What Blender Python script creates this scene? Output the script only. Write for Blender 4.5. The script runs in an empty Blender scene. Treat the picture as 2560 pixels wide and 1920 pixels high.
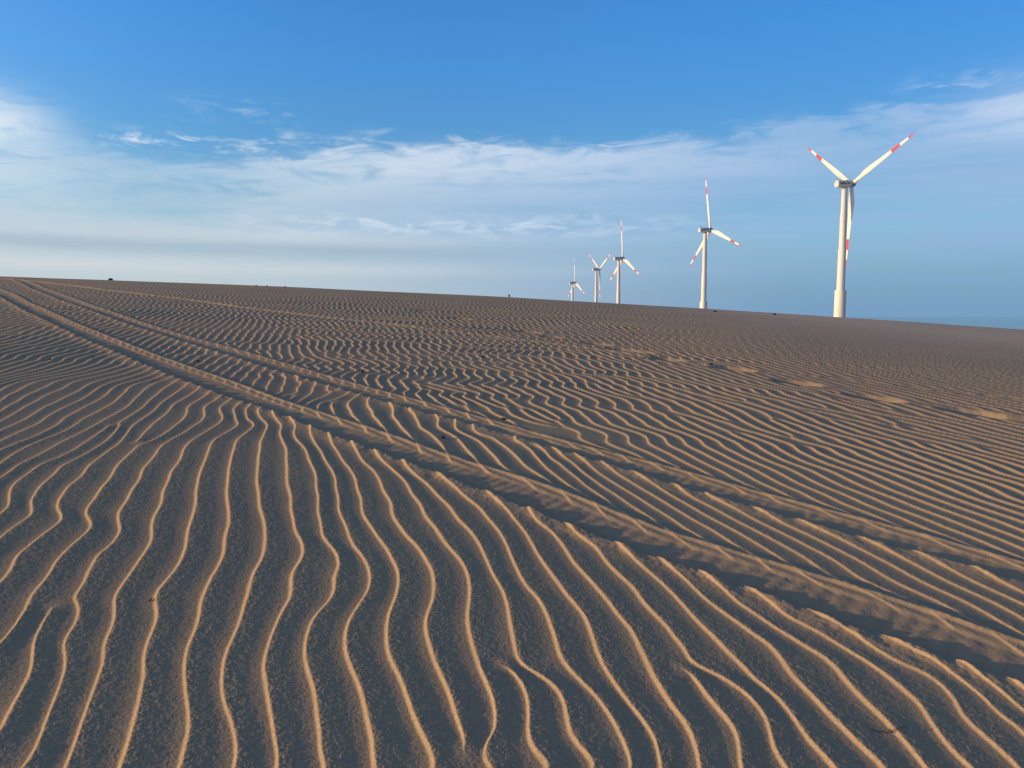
import bpy, bmesh, math, random
import numpy as np
from mathutils import Vector, Matrix
R = math.radians
sc = bpy.context.scene
C = sc.collection

# ------------------------------------------------------------------ camera, sky, sun, exposure
H = 1.4                     # eye height above the sand
FPX = 1850.0                # focal length in pixels of the 2560 px wide photograph
HOR = 790.0                 # row of the true horizon
PITCH = math.atan((960.0 - HOR) / FPX)
cam = bpy.data.cameras.new('camera')
co = bpy.data.objects.new('camera', cam); C.objects.link(co)
co.location = (0, 0, H); co.rotation_euler = (R(90) - PITCH, 0, 0)
cam.sensor_width = 36; cam.lens = FPX / 2560 * 36
cam.clip_start = 0.05; cam.clip_end = 120000
sc.camera = co
sc.view_settings.view_transform = 'Standard'; sc.view_settings.look = 'None'
sc.view_settings.gamma = 1; sc.view_settings.exposure = 0.0

SUN_EL = R(8.3)
SUN_AZ = R(-99)             # from +Y clockwise; the sun stands to the left, a little behind
sdir = Vector((math.sin(SUN_AZ) * math.cos(SUN_EL), math.cos(SUN_AZ) * math.cos(SUN_EL), math.sin(SUN_EL)))
sl = bpy.data.lights.new('sun', 'SUN'); sl.energy = 4.9; sl.angle = R(0.5); sl.color = (1.0, 0.66, 0.31)
so = bpy.data.objects.new('sun', sl); C.objects.link(so)
so.rotation_euler = (-sdir).to_track_quat('-Z', 'Y').to_euler()

world = bpy.data.worlds.new('World'); sc.world = world; world.use_nodes = True

class NT:
    """tiny helper that writes node expressions"""
    def __init__(s, tree): s.t = tree; tree.nodes.clear()
    def n(s, typ, ins=(), **props):
        nd = s.t.nodes.new(typ)
        for k, v in props.items(): setattr(nd, k, v)
        for k, v in (ins.items() if isinstance(ins, dict) else enumerate(ins)):
            if v is None: continue
            if isinstance(v, bpy.types.NodeSocket): s.t.links.new(v, nd.inputs[k])
            else: nd.inputs[k].default_value = v
        return nd
    def m(s, op, a, b=None, c=None, clamp=False):
        return s.n('ShaderNodeMath', [a, b, c], operation=op, use_clamp=clamp).outputs[0]
    def add(s, a, b): return s.m('ADD', a, b)
    def sub(s, a, b): return s.m('SUBTRACT', a, b)
    def mul(s, a, b): return s.m('MULTIPLY', a, b)
    def ss(s, x, lo, hi, a=0.0, b=1.0):
        return s.n('ShaderNodeMapRange', {0: x, 1: lo, 2: hi, 3: a, 4: b}, interpolation_type='SMOOTHSTEP').outputs[0]
    def noise(s, vec, scale, detail=4, rough=0.5, dist=0.0, off=0.0):
        v = s.n('ShaderNodeVectorMath', [vec, (off, off * 1.7, off * .3)], operation='ADD').outputs[0]
        return s.n('ShaderNodeTexNoise', {'Vector': v, 'Scale': scale, 'Detail': detail, 'Roughness': rough, 'Distortion': dist}).outputs['Fac']
    def xyz(s, x, y, z): return s.n('ShaderNodeCombineXYZ', [x, y, z]).outputs[0]
    def mix(s, f, a, b, mode='MIX'):
        nd = s.n('ShaderNodeMix', data_type='RGBA', blend_type=mode)
        for sock, v in ((nd.inputs[0], f), (nd.inputs[6], a), (nd.inputs[7], b)):
            if isinstance(v, bpy.types.NodeSocket): s.t.links.new(v, sock)
            else: sock.default_value = v
        return nd.outputs[2]

def lin(r, g, b):
    f = lambda c: (c / 255 / 12.92) if c / 255 <= .04045 else ((c / 255 + .055) / 1.055) ** 2.4
    return (f(r), f(g), f(b), 1)

def build_world():
    t = NT(world.node_tree)
    sky = t.n('ShaderNodeTexSky', sky_type='NISHITA', sun_disc=False, sun_elevation=SUN_EL,
              sun_rotation=SUN_AZ, altitude=0.0, air_density=1.0, dust_density=0.6, ozone_density=1.6)
    g = t.n('ShaderNodeTexCoord').outputs['Generated']
    sp = t.n('ShaderNodeSeparateXYZ', [g]); x, y, z = sp.outputs
    az = t.m('ARCTAN2', x, y)                                  # 0 straight ahead, + to the right
    hyp = t.m('SQRT', t.add(t.mul(x, x), t.mul(y, y)))
    el = t.m('DIVIDE', z, t.m('MAXIMUM', hyp, 0.02))           # tangent of the elevation
    tint = t.mix(t.ss(el, .12, .40), (0.090, 0.155, 0.215, 1), (0.069, 0.180, 0.315, 1))
    tint = t.mix(t.ss(el, .45, 1.4), tint, (0.022, 0.034, 0.047, 1))          # unseen zenith darkened beyond a natural sky, to weaken the ambient light
    col = t.mix(1.0, sky.outputs[0], tint, 'MULTIPLY')
    col = t.mix(1.0, col, t.mix(t.ss(az, .0, .8), (1, 1, 1, 1), (.74, .78, .80, 1)), 'MULTIPLY')
    # cirrus sheet: streaky noise on the direction, stretched along the horizon
    v1 = t.xyz(t.mul(az, 2.2), t.mul(el, 9.0), 0.0)
    v2 = t.xyz(t.add(t.mul(az, 5.0), t.mul(el, 7.0)), t.sub(t.mul(el, 22.0), t.mul(az, 2.5)), 0.3)
    v3 = t.xyz(t.mul(az, 3.0), t.mul(el, 40.0), 0.7)
    n1 = t.noise(v1, 1.6, 5, .55, .4, 3.1)
    n2 = t.noise(v2, 2.2, 7, .62, .7, 7.7)
    n3 = t.noise(v3, 1.5, 6, .6, .3, 1.3)
    # top edge of the veil: dips left of centre, climbs to the right
    edge = t.add(t.mul(az, 0.028), 0.230)
    dip = t.m('MULTIPLY', t.m('EXPONENT', t.mul(t.m('POWER', t.m('DIVIDE', t.add(az, 0.38), 0.12), 2.0), -1.0)), -0.026)
    lft = t.mul(t.ss(az, -0.40, -0.60), -0.012)
    edge = t.add(t.add(edge, dip), lft)
    edge = t.add(edge, t.mul(t.sub(n2, 0.5), 0.055))
    edge = t.add(edge, t.mul(t.sub(n1, 0.5), 0.06))
    d = t.sub(edge, el)                                        # > 0 below the edge
    veil = t.ss(t.mul(d, t.ss(az, -.18, -.42, 1.0, .42)), -0.012, 0.055)
    sharp = t.mul(t.ss(d, -0.006, 0.012), t.ss(d, 0.085, 0.012))
    sharp = t.mul(sharp, t.ss(n2, 0.25, 0.62))
    ridge = t.add(0.12, t.mul(0.70, t.m('EXPONENT', t.mul(t.m('POWER', t.m('DIVIDE', t.add(az, 0.03), 0.34), 2.0), -1.0))))
    ridge = t.add(ridge, t.mul(0.35, t.ss(az, 0.38, 0.60)))
    sharp = t.mul(sharp, ridge)
    # bright puffs low in the sheet
    pc = t.add(0.118, t.mul(az, 0.0))
    pd = t.m('DIVIDE', t.sub(t.add(el, t.mul(t.sub(n3, .5), .018)), pc), 0.012)
    puff = t.m('EXPONENT', t.mul(t.mul(pd, pd), -1.0))
    pn = t.noise(t.xyz(t.mul(az, 9.0), t.mul(el, 34.0), .2), 2.0, 8, .68, .5, 4.4)
    puff = t.mul(t.mul(puff, t.ss(pn, .42, .68)), t.mul(t.ss(az, -.44, -.2), t.ss(az, .36, .05)))
    # small isolated wisps
    def spot(a0, e0, sa, se, k):
        q = t.add(t.m('POWER', t.m('DIVIDE', t.sub(az, a0), sa), 2.0), t.m('POWER', t.m('DIVIDE', t.sub(el, e0), se), 2.0))
        return t.mul(t.m('EXPONENT', t.mul(q, -1.0)), k)
    wn = t.ss(pn, .46, .72)
    wis = t.mul(wn, t.add(t.add(spot(.535, .264, .05, .012, .8), spot(-.435, .208, .08, .010, 1.3)),
                          t.add(spot(-.28, .215, .10, .018, .7), spot(-.33, .255, .07, .012, .45))))
    lblob = t.mul(t.add(spot(-.60, .213, .055, .030, .95), spot(-.62, .155, .10, .028, .45)), t.ss(n2, .18, .55))
    rblob = t.mul(t.add(spot(.60, .225, .07, .035, .55), spot(.02, .185, .35, .03, .22)), t.ss(n3, .2, .6))
    # streaky density of the veil itself
    dens = t.add(0.82, t.mul(t.sub(n1, .5), .9))
    dens = t.add(dens, t.mul(t.sub(n3, .5), 1.1))
    lr = t.ss(az, .55, -.5, .95, 1.35)
    veil = t.m('MULTIPLY', t.mul(veil, dens), lr, clamp=True)
    # colours: greyer and creamier to the left, bluer to the right
    vc = t.mix(t.ss(az, -.62, .35), lin(190, 208, 222), lin(152, 186, 224))
    col = t.mix(t.m('MULTIPLY', veil, 0.92, clamp=True), col, vc)
    hz = t.ss(el, .125, .0)
    hc = t.mix(t.ss(az, -.45, .45), lin(196, 206, 209), lin(112, 154, 190))
    col = t.mix(t.m('MULTIPLY', hz, 0.80, clamp=True), col, hc)
    # darker grey-blue band and cream band above the left horizon
    band = t.mul(spot(-.40, .084, .50, .009, .75), t.ss(n3, .25, .6, .2, 1.0))
    col = t.mix(band, col, lin(158, 180, 197))
    crm = t.add(spot(-.45, .060, .42, .009, .55), spot(-.30, .100, .35, .010, .35))
    col = t.mix(t.mul(crm, t.ss(n3, .2, .6, .6, 1.0)), col, lin(214, 220, 222))
    wh = t.m('ADD', t.m('ADD', sharp, puff), t.m('ADD', wis, t.add(lblob, rblob)), clamp=True)
    wc = t.mix(t.ss(az, -.5, .5), lin(226, 236, 244), lin(205, 220, 243))
    col = t.mix(t.mul(wh, .85), col, wc)
    # warm glow of the sky round the low sun, outside the frame on the left
    dt = t.n('ShaderNodeVectorMath', [g, (sdir.x, sdir.y, sdir.z)], operation='DOT_PRODUCT').outputs['Value']
    glow = t.m('POWER', t.m('MAXIMUM', dt, 0.0), 5.0)
    glow = t.mul(glow, t.ss(el, -.02, .02))
    col = t.mix(1.0, col, t.mix(glow, (0, 0, 0, 1), (.95, .60, .30, 1)), 'ADD')
    bg = t.n('ShaderNodeBackground', {'Color': col, 'Strength': 1.0})
    t.n('ShaderNodeOutputWorld', [bg.outputs[0]])
build_world()

# ------------------------------------------------------------------ helpers
def tag(o, label=None, cat=None, group=None, kind=None):
    if label: o['label'] = label
    if cat: o['category'] = cat
    if group: o['group'] = group
    if kind: o['kind'] = kind
    return o

def link(name, me, mat=None, parent=None):
    o = bpy.data.objects.new(name, me); C.objects.link(o)
    if mat: me.materials.append(mat)
    if parent: o.parent = parent
    return o

def from_bm(name, bm, mat, parent=None, smooth=False):
    me = bpy.data.meshes.new(name)
    bmesh.ops.recalc_face_normals(bm, faces=bm.faces)
    bm.to_mesh(me); bm.free()
    if smooth:
        for p in me.polygons: p.use_smooth = True
    return link(name, me, mat, parent)

def empty(name, loc):
    o = bpy.data.objects.new(name, None); C.objects.link(o); o.location = loc
    return o

def simple_mat(name, base, rough=.6, spec=.4, var=.12, scale=3.0, dark=None, stretch=None):
    m = bpy.data.materials.new(name); m.use_nodes = True
    t = NT(m.node_tree)
    tc = t.n('ShaderNodeTexCoord').outputs['Object']
    if stretch: tc = t.n('ShaderNodeMapping', {'Vector': tc, 'Scale': stretch}).outputs[0]
    nz = t.noise(tc, scale, 5, .6)
    b2 = dark or tuple(c * (1 - var) for c in base[:3]) + (1,)
    col = t.mix(t.ss(nz, .35, .7), base, b2)
    p = t.n('ShaderNodeBsdfPrincipled', {'Base Color': col, 'Roughness': rough, 'Specular IOR Level': spec})
    t.n('ShaderNodeOutputMaterial', [p.outputs[0]])
    return m

# ------------------------------------------------------------------ dune shape
SX, SY, CC, EE = -0.0519, 0.0, 0.00069, 0.00034
DCR = 45.0
CC = H / DCR ** 2
SY = 0.0243 + 2 * H / DCR

def dune(X, Y):
    """smooth dune surface, camera foot at z = 0"""
    return SY * Y + SX * X - CC * Y * Y - EE * X * X

def pix2ground(px, py):
    px = np.asarray(px, float); py = np.asarray(py, float)
    cx = (px - 1280) / FPX; cy = -(py - 960) / FPX
    dx = cx
    dy = math.cos(PITCH) + cy * math.sin(PITCH)
    dz = -math.sin(PITCH) + cy * math.cos(PITCH)
    # H + s dz = SY s dy + SX s dx - (CC dy^2 + EE dx^2) s^2
    A = -(CC * dy * dy + EE * dx * dx); B = SY * dy + SX * dx - dz; Cc = -H
    disc = np.maximum(B * B - 4 * A * Cc, 0)
    s = (-B + np.sqrt(disc)) / (2 * A)
    return s * dx, s * dy

# ------------------------------------------------------------------ ripple crests read off the photograph
# tile origin and scale: full = origin + coordinate / scale
T1 = (0, 1000, 2.458); T6 = (0, 950, 4.916); T2 = (0, 1400, 2.458); T3 = (800, 1400, 2.458); T4 = (1700, 1200, 2.305); T5 = (800, 950, 2.458)
# (count k, order o, tile, points)
LN = [
(-12,-12,T6,"0 125 100 60 250 15"),
(-11,-11,T6,"0 250 60 215 90 180 200 140 350 50 500 0"),
(-10,-10,T6,"0 385 100 310 220 260 310 190 450 130 620 50 720 0"),
(-9,-9,T6,"0 505 200 390 330 310 450 250 560 180 750 110 900 20"),
(-8,-8,T6,"0 615 200 530 380 440 500 350 700 260 900 160 1030 90 1150 20"),
(-7,-7,T6,"0 745 200 650 450 540 600 430 780 330 1000 240 1120 150 1250 70 1400 10"),
(-6,-6,T6,"0 850 200 770 450 680 680 560 780 470 950 370 1150 270 1290 190 1380 100 1500 40 1650 5"),
(-5,-5,T6,"0 1020 150 910 350 800 560 710 800 620 1000 480 1200 380 1430 250 1460 210 1600 80 1700 30 1850 5"),
(-4,-4,T6,"0 1200 200 1050 500 900 800 740 1050 610 1300 470 1550 330 1640 240 1760 130 1900 30 2000 5"),
(-3.999,-3.5,T1,"0 695 45 665 70 640 50 570 90 510 150 460 260 385 370 345 480 290 560 230 640 180 675 155"),
(-3,-3,T1,"0 845 120 750 200 705 212 680 180 620 230 550 310 470 370 410 460 360 560 310 640 260 700 210 725 180 715 150 770 110 850 60 910 10"),
(-2,-2,T1,"0 1110 60 1040 110 950 210 870 300 800 380 740 395 715 345 660 360 600 420 530 500 460 570 380 650 320 720 270 780 200 800 160 880 110 950 60 990 15"),
(-1,-1,T1,"180 1229 210 1170 290 1080 350 990 420 910 520 830 570 780 560 740 515 700 560 620 630 540 690 450 760 360 840 290 870 260 940 245 1010 210 1110 130 1163 78 1145 42 1220 0"),
(-2,-1.5,T1,"850 252 880 205 950 130 1050 50 1045 28 1112 0"),
(0,0,T1,"455 1229 500 1140 540 1040 600 950 700 880 750 800 720 745 730 680 780 610 830 530 880 430 940 350 1000 270 1060 235 1130 200 1210 140 1265 95 1245 60 1260 30 1330 0"),
(1,1,T1,"720 1200 770 1110 840 1010 910 910 945 850 930 780 940 730 990 640 1010 550 1050 450 1110 360 1145 270 1210 230 1300 170 1370 120 1395 90"),
(2,2,T1,"955 1229 975 1170 1030 1100 1100 1010 1150 880 1160 800 1190 700 1210 600 1215 500 1240 420 1280 320 1290 270 1350 220 1430 180 1475 130"),
(3,3,T1,"1240 1229 1290 1120 1350 1020 1380 900 1410 760 1405 650 1395 560 1405 440 1430 300 1480 220 1540 180 1570 150 1540 125 1500 112"),
(4,4,T1,"1510 1229 1550 1110 1610 960 1640 850 1625 760 1600 650 1580 500 1585 320 1610 240 1645 170 1610 110 1570 60"),
(5,5,T1,"1770 1229 1790 1090 1850 960 1860 870 1810 800 1800 700 1780 580 1755 440 1755 260 1720 200 1730 150"),
(6,6,T1,"2010 1229 2060 1130 2080 1010 2050 930 1985 840 1970 740 1955 620 1945 470 1900 360 1870 280 1800 230 1805 190"),
(7,7,T1,"2212 970 2150 880 2120 760 2080 660 2060 480 2000 380 1950 290 1920 230 1915 200"),
(8,8,T1,"2212 600 2180 470 2100 380 2060 310 2030 250"),
(-2,-2,T2,"100 20 60 70 0 140"),
(-1,-1,T2,"350 0 300 90 215 200 150 310 90 400 0 520"),
(-1,-.5,T2,"320 290 265 360 220 460 212 540 207 620 190 680 150 760 110 840 60 930 0 1050"),
(0,0,T2,"605 0 560 50 540 110 490 190 470 240 490 290 465 370 410 460 388 510 408 590 395 680 365 770 335 860 295 960 255 1060 215 1150 160 1240 130 1278"),
(1,1,T2,"865 0 800 80 745 150 712 220 710 300 690 380 655 470 640 550 642 620 605 700 570 800 545 890 510 990 470 1090 430 1190 395 1278"),
(2,2,T2,"1120 0 1075 70 1000 140 955 200 965 280 962 350 930 430 905 520 890 600 882 700 860 800 855 880 835 980 805 1080 765 1190 735 1278"),
(3,3,T2,"1355 0 1320 70 1280 130 1240 220 1225 310 1200 400 1165 510 1145 610 1130 700 1135 800 1155 880 1170 960 1170 1040 1150 1120 1125 1200 1115 1278"),
(4,4,T2,"1600 0 1560 70 1525 150 1505 240 1480 330 1440 430 1405 540 1380 630 1362 720 1360 800 1380 880 1420 960 1450 1060 1460 1160 1450 1278"),
(5,5,T2,"1840 0 1800 80 1790 150 1765 240 1700 360 1660 460 1640 560 1622 660 1630 760 1650 860 1680 970 1695 1080 1715 1200 1705 1278"),
(6,6,T2,"2070 0 2085 50 2060 130 2030 220 1950 310 1900 380 1875 470 1872 560 1890 680 1930 820 1960 940 1985 1050 1980 1150 2005 1278"),
(7,7,T3,"245 0 290 40 315 100 295 180 230 260 170 360 148 450 155 540 185 640 225 760 270 880 310 980 345 1090 345 1180 350 1278"),
(8,8,T3,"435 0 475 60 485 130 465 200 420 300 400 400 410 520 440 610 480 700 520 820 565 920 620 1020 670 1110 705 1190 715 1278"),
(9,9,T3,"645 0 690 70 700 150 685 240 650 330 640 400 660 490 700 590 735 680 785 800 830 920 870 1020 900 1110 890 1160"),
(10,10,T3,"860 0 905 80 920 170 905 270 900 360 930 500 975 630 1020 740 1065 850 1085 950 1085 1040 1040 1110 1005 1180 1030 1230 1080 1278"),
(10,10.5,T3,"1110 640 1180 670 1240 750 1275 840 1290 940 1290 1040 1310 1140 1380 1220 1420 1278"),
(11,11,T3,"1020 0 1060 90 1120 180 1145 260 1165 380 1200 540 1235 640 1330 690 1410 740 1470 800 1510 890 1530 990 1560 1080 1620 1160 1700 1260"),
(12,12,T3,"1180 0 1210 80 1270 170 1340 230 1390 320 1430 440 1470 570 1530 660 1610 740 1700 830 1760 910 1820 1010 1870 1110 1900 1190 1920 1278"),
(13,13,T3,"1360 0 1420 90 1490 190 1570 270 1630 340 1665 450 1700 560 1750 650 1830 770 1900 870 1970 960 2040 1060 2080 1160 2095 1278"),
(14,14,T3,"1545 0 1620 90 1700 180 1780 260 1840 340 1910 420 1960 530 2020 640 2080 740 2140 840 2212 960"),
(15,15,T3,"1750 0 1830 80 1910 160 1980 250 2050 320 2120 390 2212 520"),
(16,16,T3,"1940 0 2030 70 2110 150 2212 250"),
(14,14,T4,"0 1345 60 1450 100 1560 115 1659"),
(14,14.5,T4,"10 1080 60 1100 120 1180 190 1270 260 1360 320 1440 345 1540 350 1659"),
(15,15,T4,"0 930 50 1010 70 1050 110 1072 190 1100 280 1150 370 1210 440 1280 500 1370 520 1450 540 1540 600 1640"),
(16,16,T4,"0 690 130 840 240 950 300 1010 370 1070 410 1120 500 1190 560 1240 620 1310 680 1400 740 1490 820 1570 900 1659"),
(17,17,T4,"0 540 60 600 130 670 230 740 330 810 420 880 510 940 570 1010 640 1110 720 1190 800 1270 880 1360 960 1440 1050 1530 1150 1620 1190 1659"),
(18,18,T4,"230 610 330 700 430 760 530 830 640 900 740 960 830 1010 900 1080 960 1160 1040 1240 1140 1330 1220 1410 1300 1500 1370 1580 1430 1659"),
(19,19,T4,"500 690 600 770 700 820 800 870 900 930 1000 990 1100 1050 1200 1130 1290 1210 1370 1270 1420 1340 1480 1430 1560 1530 1640 1610 1700 1659"),
(20,20,T4,"1000 880 1100 950 1200 1010 1300 1060 1420 1110 1500 1170 1580 1260 1620 1340 1700 1420 1800 1500 1900 1590 1970 1650"),
(21,21,T4,"1460 1030 1550 1100 1650 1170 1740 1240 1830 1330 1900 1380 1982 1440"),
(6,6,T5,"80 1229 115 1130 100 1060 40 990 0 930"),
(7,7,T5,"300 1160 285 1110 225 1040 180 940 140 850 108 760 98 640 80 570 30 490 0 420"),
(8,8,T5,"435 1106 400 1020 330 930 280 850 245 750 220 620 180 540 110 440 70 370 50 350"),
(9,9,T5,"645 1106 600 1020 520 950 475 880 440 790 400 700 370 620 330 560 270 510 235 450 200 390"),
(10,10,T5,"860 1106 820 1060 750 980 700 900 640 820 580 720 540 640 500 590 430 540 370 480 325 440"),
(11,11,T5,"1060 1196 1020 1106 980 1010 920 930 860 870 780 770 720 700 650 630 580 580 520 540"),
(12,12,T5,"1230 1210 1180 1106 1140 1000 1080 910 1010 830 960 770 890 710 830 660 780 620"),
(13,13,T5,"1430 1229 1355 1106 1300 1010 1230 900 1170 830 1100 750 1050 710"),
(14,14,T5,"1650 1229 1545 1106 1480 1000 1420 930 1340 880 1280 830"),
(15,15,T5,"1860 1229 1750 1106 1700 1030 1620 980 1540 930"),
(16,16,T5,"2080 1229 1940 1106 1860 1040"),
# between the two wheel tracks
(9,9,T5,"85 210 65 150 75 130 130 105 185 80"),
(10,10,T5,"215 235 180 180 175 130 240 100"),
(11,11,T5,"400 295 345 240 325 200 285 150 290 115"),
(12,12,T5,"590 380 540 330 480 270 450 220 445 190 480 170"),
(13,13,T5,"775 450 740 380 680 330 610 290 600 240 570 200 530 185"),
(14,14,T5,"1000 530 940 470 890 410 840 350 780 320 720 290 715 260 750 240"),
(15,15,T5,"1240 600 1150 550 1090 490 1030 420 960 360 880 330 840 310 820 270"),
(16,16,T5,"1430 630 1330 570 1250 510 1190 450 1130 400 1060 350 980 340 930 300"),
(17,17,T5,"1690 740 1540 650 1450 590 1380 520 1320 450 1270 400 1180 370"),
(18,18,T5,"1890 840 1760 730 1640 650 1550 570 1480 510 1400 470"),
(19,19,T5,"2130 920 2000 820 1850 720 1720 640 1640 580 1560 510"),
]
# crest ends and forks: (order limit, sign, tile, x, y): below it, crests right of the limit gain sign
DF = [(-3.75,1,T1,690,150), (-1.75,-1,T1,845,256), (-.75,1,T2,330,275), (9.5,-1,T3,885,1175), (10.2,1,T3,1105,638), (14.3,1,T4,5,1078)]
# ripple direction and spacing elsewhere: x y  dirx diry  spacing  axis
SM = """60 1060 1 -.5 26 v;100 960 1 -.33 17 v;60 880 1 -.15 10 v;200 1000 1 -.5 21 v;340 1050 1 -.6 26 v;350 860 1 -.65 30 h;
500 920 1 -1.6 32 h;200 790 1 -.35 10 v;500 820 1 -.6 24 h;350 760 1 -.3 6 v;150 720 1 -.15 4 v;795 822 0 1 21 h;900 900 -.15 1 28 h;
1000 950 .25 1 29 h;1100 960 .5 1 32 h;1000 830 .3 1 21 h;1250 950 .9 1 35 h;1300 1040 1 .9 38 h;1200 800 1 1 19 h;900 760 .1 1 14 h;
1050 760 1 .8 14 h;750 740 .2 1 12 h;1300 770 1 .45 7 v;650 730 -.3 1 10 h;1495 845 1 .3 6.3 v;1600 950 1 .42 13 v;1750 1050 1 .5 19 v;
1900 1000 1 .42 15 v;1600 1080 1 .65 25 v;1500 1120 1 .8 35 h;1700 880 1 .28 7.6 v;2000 900 1 .22 7 v;1800 820 1 .2 4.5 v;2050 850 1 .15 4 v;
2300 1000 1 .2 9.6 v;2300 1090 1 .33 15 v;2450 930 1 .17 6 v;2100 1100 1 .42 16 v;2500 1160 1 .35 16.5 v;2300 1270 1 .45 25 v;
2000 1230 1 .5 22 v;2500 1350 1 .45 27 v;2150 1420 1 .6 36 v;1900 1330 1 .62 35 v;300 1700 -.25 1 100 h;1200 1700 .3 1 85 h;2300 1700 1 1.1 95 h;
700 870 -.4 1 30 h;600 1000 -.1 1 36 h;1270 760 1 .4 5 v"""

# random forks in the untraced middle distance, as opposite pairs
RD = []
g_ = np.random.default_rng(11)
while len(RD) < 70:
    px = g_.uniform(0, 2560); py = g_.uniform(700 + px * .055, 1150)
    x, y = map(float, pix2ground(px, py))
    if math.hypot(x, y) > 30 or py > 860 + .19 * px and px < 1700: continue
    if px > 1500 and g_.random() < .6: continue
    a = g_.uniform(.3, 1.1); ang = g_.uniform(-.5, .5)
    RD.append((complex(x, y), complex(x + a * math.sin(ang) * .6, y + a * math.cos(ang))))
def pairs(X, Y):
    z = X + 1j * Y; add = np.zeros(X.shape); cm = np.full(X.shape, 9.0)
    for a, b in RD:
        add += np.angle((z - a) * np.conj(z - b))
        cm = np.minimum(cm, np.minimum(np.abs(z - a), np.abs(z - b)))
    return add / (2 * math.pi), cm / .07

RHO0, RHO1, NR = math.log(1.3), math.log(90.0), 380
TH0, TH1, NTH = -1.15, 1.15, 230
DRHO = (RHO1 - RHO0) / (NR - 1); DTH = (TH1 - TH0) / (NTH - 1)

def solve_phase():
    rho = RHO0 + DRHO * np.arange(NR); th = TH0 + DTH * np.arange(NTH)
    RR, TT = np.meshgrid(np.exp(rho), th, indexing='ij')
    GXn, GYn = RR * np.sin(TT), RR * np.cos(TT)
    # prior gradient
    P = []; G = []
    for s in SM.replace('\n', '').split(';'):
        a = s.split(); x, y, dx, dy, sp = map(float, a[:5])
        n = math.hypot(dx, dy); e = 6.0 * max(1, sp / 10)
        x0, y0 = pix2ground(x, y); x1, y1 = pix2ground(x + dx / n * e * .5, y + dy / n * e * .5); x2, y2 = pix2ground(x - dx / n * e * .5, y - dy / n * e * .5)
        D = np.array([x1 - x2, y1 - y2]); D /= np.hypot(*D)
        if a[5] == 'v':
            sg = 1 if dy < 0 else -1
            xa, ya = pix2ground(x, y - sp / 2); xb, yb = pix2ground(x, y + sp / 2)
        else:
            sg = 1; xa, ya = pix2ground(x - sp / 2, y); xb, yb = pix2ground(x + sp / 2, y)
        S = np.array([xb - xa, yb - ya]) * sg
        N = np.array([D[1], -D[0]]); g = N / (N @ S)
        lam = 1 / np.hypot(*g); lam = min(max(lam, .10), .24); g = g / np.hypot(*g) / lam
        P.append((math.log(math.hypot(x0, y0)), math.atan2(x0, y0))); G.append(g)
    P = np.array(P); G = np.array(G)
    print('ripple wavelengths', np.round(1 / np.hypot(G[:, 0], G[:, 1]), 2))
    print('sample dist', np.round(np.exp(P[:, 0]), 1))
    d2 = (np.log(RR)[..., None] - P[:, 0]) ** 2 / .20 ** 2 + (TT[..., None] - P[:, 1]) ** 2 / .16 ** 2
    d2 -= d2.min(-1, keepdims=True)
    W = np.exp(-.5 * d2); W /= W.sum(-1, keepdims=True)
    Gx = W @ G[:, 0]; Gy = W @ G[:, 1]
    Grho = RR * (Gx * np.sin(TT) + Gy * np.cos(TT))           # d phi / d rho
    Gth = RR * (Gx * np.cos(TT) - Gy * np.sin(TT))
    # data
    defs = []
    for lim, s, T, x, y in DF:
        X, Y = pix2ground(T[0] + x / T[2], T[1] + y / T[2]); defs.append((lim, s, float(X), float(Y)))
    pi_, pj, val = [], [], []
    for k, o, T, pts in LN:
        a = np.array(list(map(float, pts.split()))).reshape(-1, 2)
        L = np.r_[0, np.cumsum(np.hypot(*np.diff(a, axis=0).T))]
        q = np.arange(0, L[-1], 10.0)
        # smooth resample (Catmull-like through cubic on chord length)
        ax = np.interp(q, L, a[:, 0]); ay = np.interp(q, L, a[:, 1])
        for _ in range(3):
            if len(ax) > 4:
                ax[1:-1] = .25 * ax[:-2] + .5 * ax[1:-1] + .25 * ax[2:]
                ay[1:-1] = .25 * ay[:-2] + .5 * ay[1:-1] + .25 * ay[2:]
        X, Y = pix2ground(T[0] + ax / T[2], T[1] + ay / T[2])
        lab = np.full(X.shape, round(k), float)
        for lim, s, xd, yd in defs:
            th_ = np.mod(np.arctan2(Y - yd, X - xd), 2 * math.pi)
            if o > lim: lab += s * (Y < yd)
            if s < 0 and o > lim and lim < 0: lab += 1.0          # this fork opens upwards
            # label is counted with the cut to the right of the defect
            lab -= s * th_ / (2 * math.pi)
        lab -= pairs(X, Y)[0]
        rr = (np.log(np.hypot(X, Y)) - RHO0) / DRHO; tt = (np.arctan2(X, Y) - TH0) / DTH
        ok = (rr > 1) & (rr < NR - 2) & (tt > 1) & (tt < NTH - 2)
        pi_.append(rr[ok]); pj.append(tt[ok]); val.append(lab[ok])
    pi_ = np.concatenate(pi_); pj = np.concatenate(pj); val = np.concatenate(val)
    i0 = pi_.astype(int); j0 = pj.astype(int); fi = pi_ - i0; fj = pj - j0
    idx = [(i0 * NTH + j0), (i0 * NTH + j0 + 1), ((i0 + 1) * NTH + j0), ((i0 + 1) * NTH + j0 + 1)]
    wt = [(1 - fi) * (1 - fj), (1 - fi) * fj, fi * (1 - fj), fi * fj]
    dens = np.zeros(NR * NTH)
    for a, b in zip(idx, wt): dens += np.bincount(a, b, NR * NTH)
    dens = dens.reshape(NR, NTH)
    def blur(A, n):
        for _ in range(n):
            A = A.copy(); A[1:-1] = .25 * A[:-2] + .5 * A[1:-1] + .25 * A[2:]
            A[:, 1:-1] = .25 * A[:, :-2] + .5 * A[:, 1:-1] + .25 * A[:, 2:]
        return A
    cover = np.clip(blur(np.minimum(dens, 1), 40) * 14, 0, 1)
    wg = 0.05 + 0.5 * (1 - cover)                              # trust in the prior gradient
    wl = 0.6
    wd = 1.0
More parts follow.
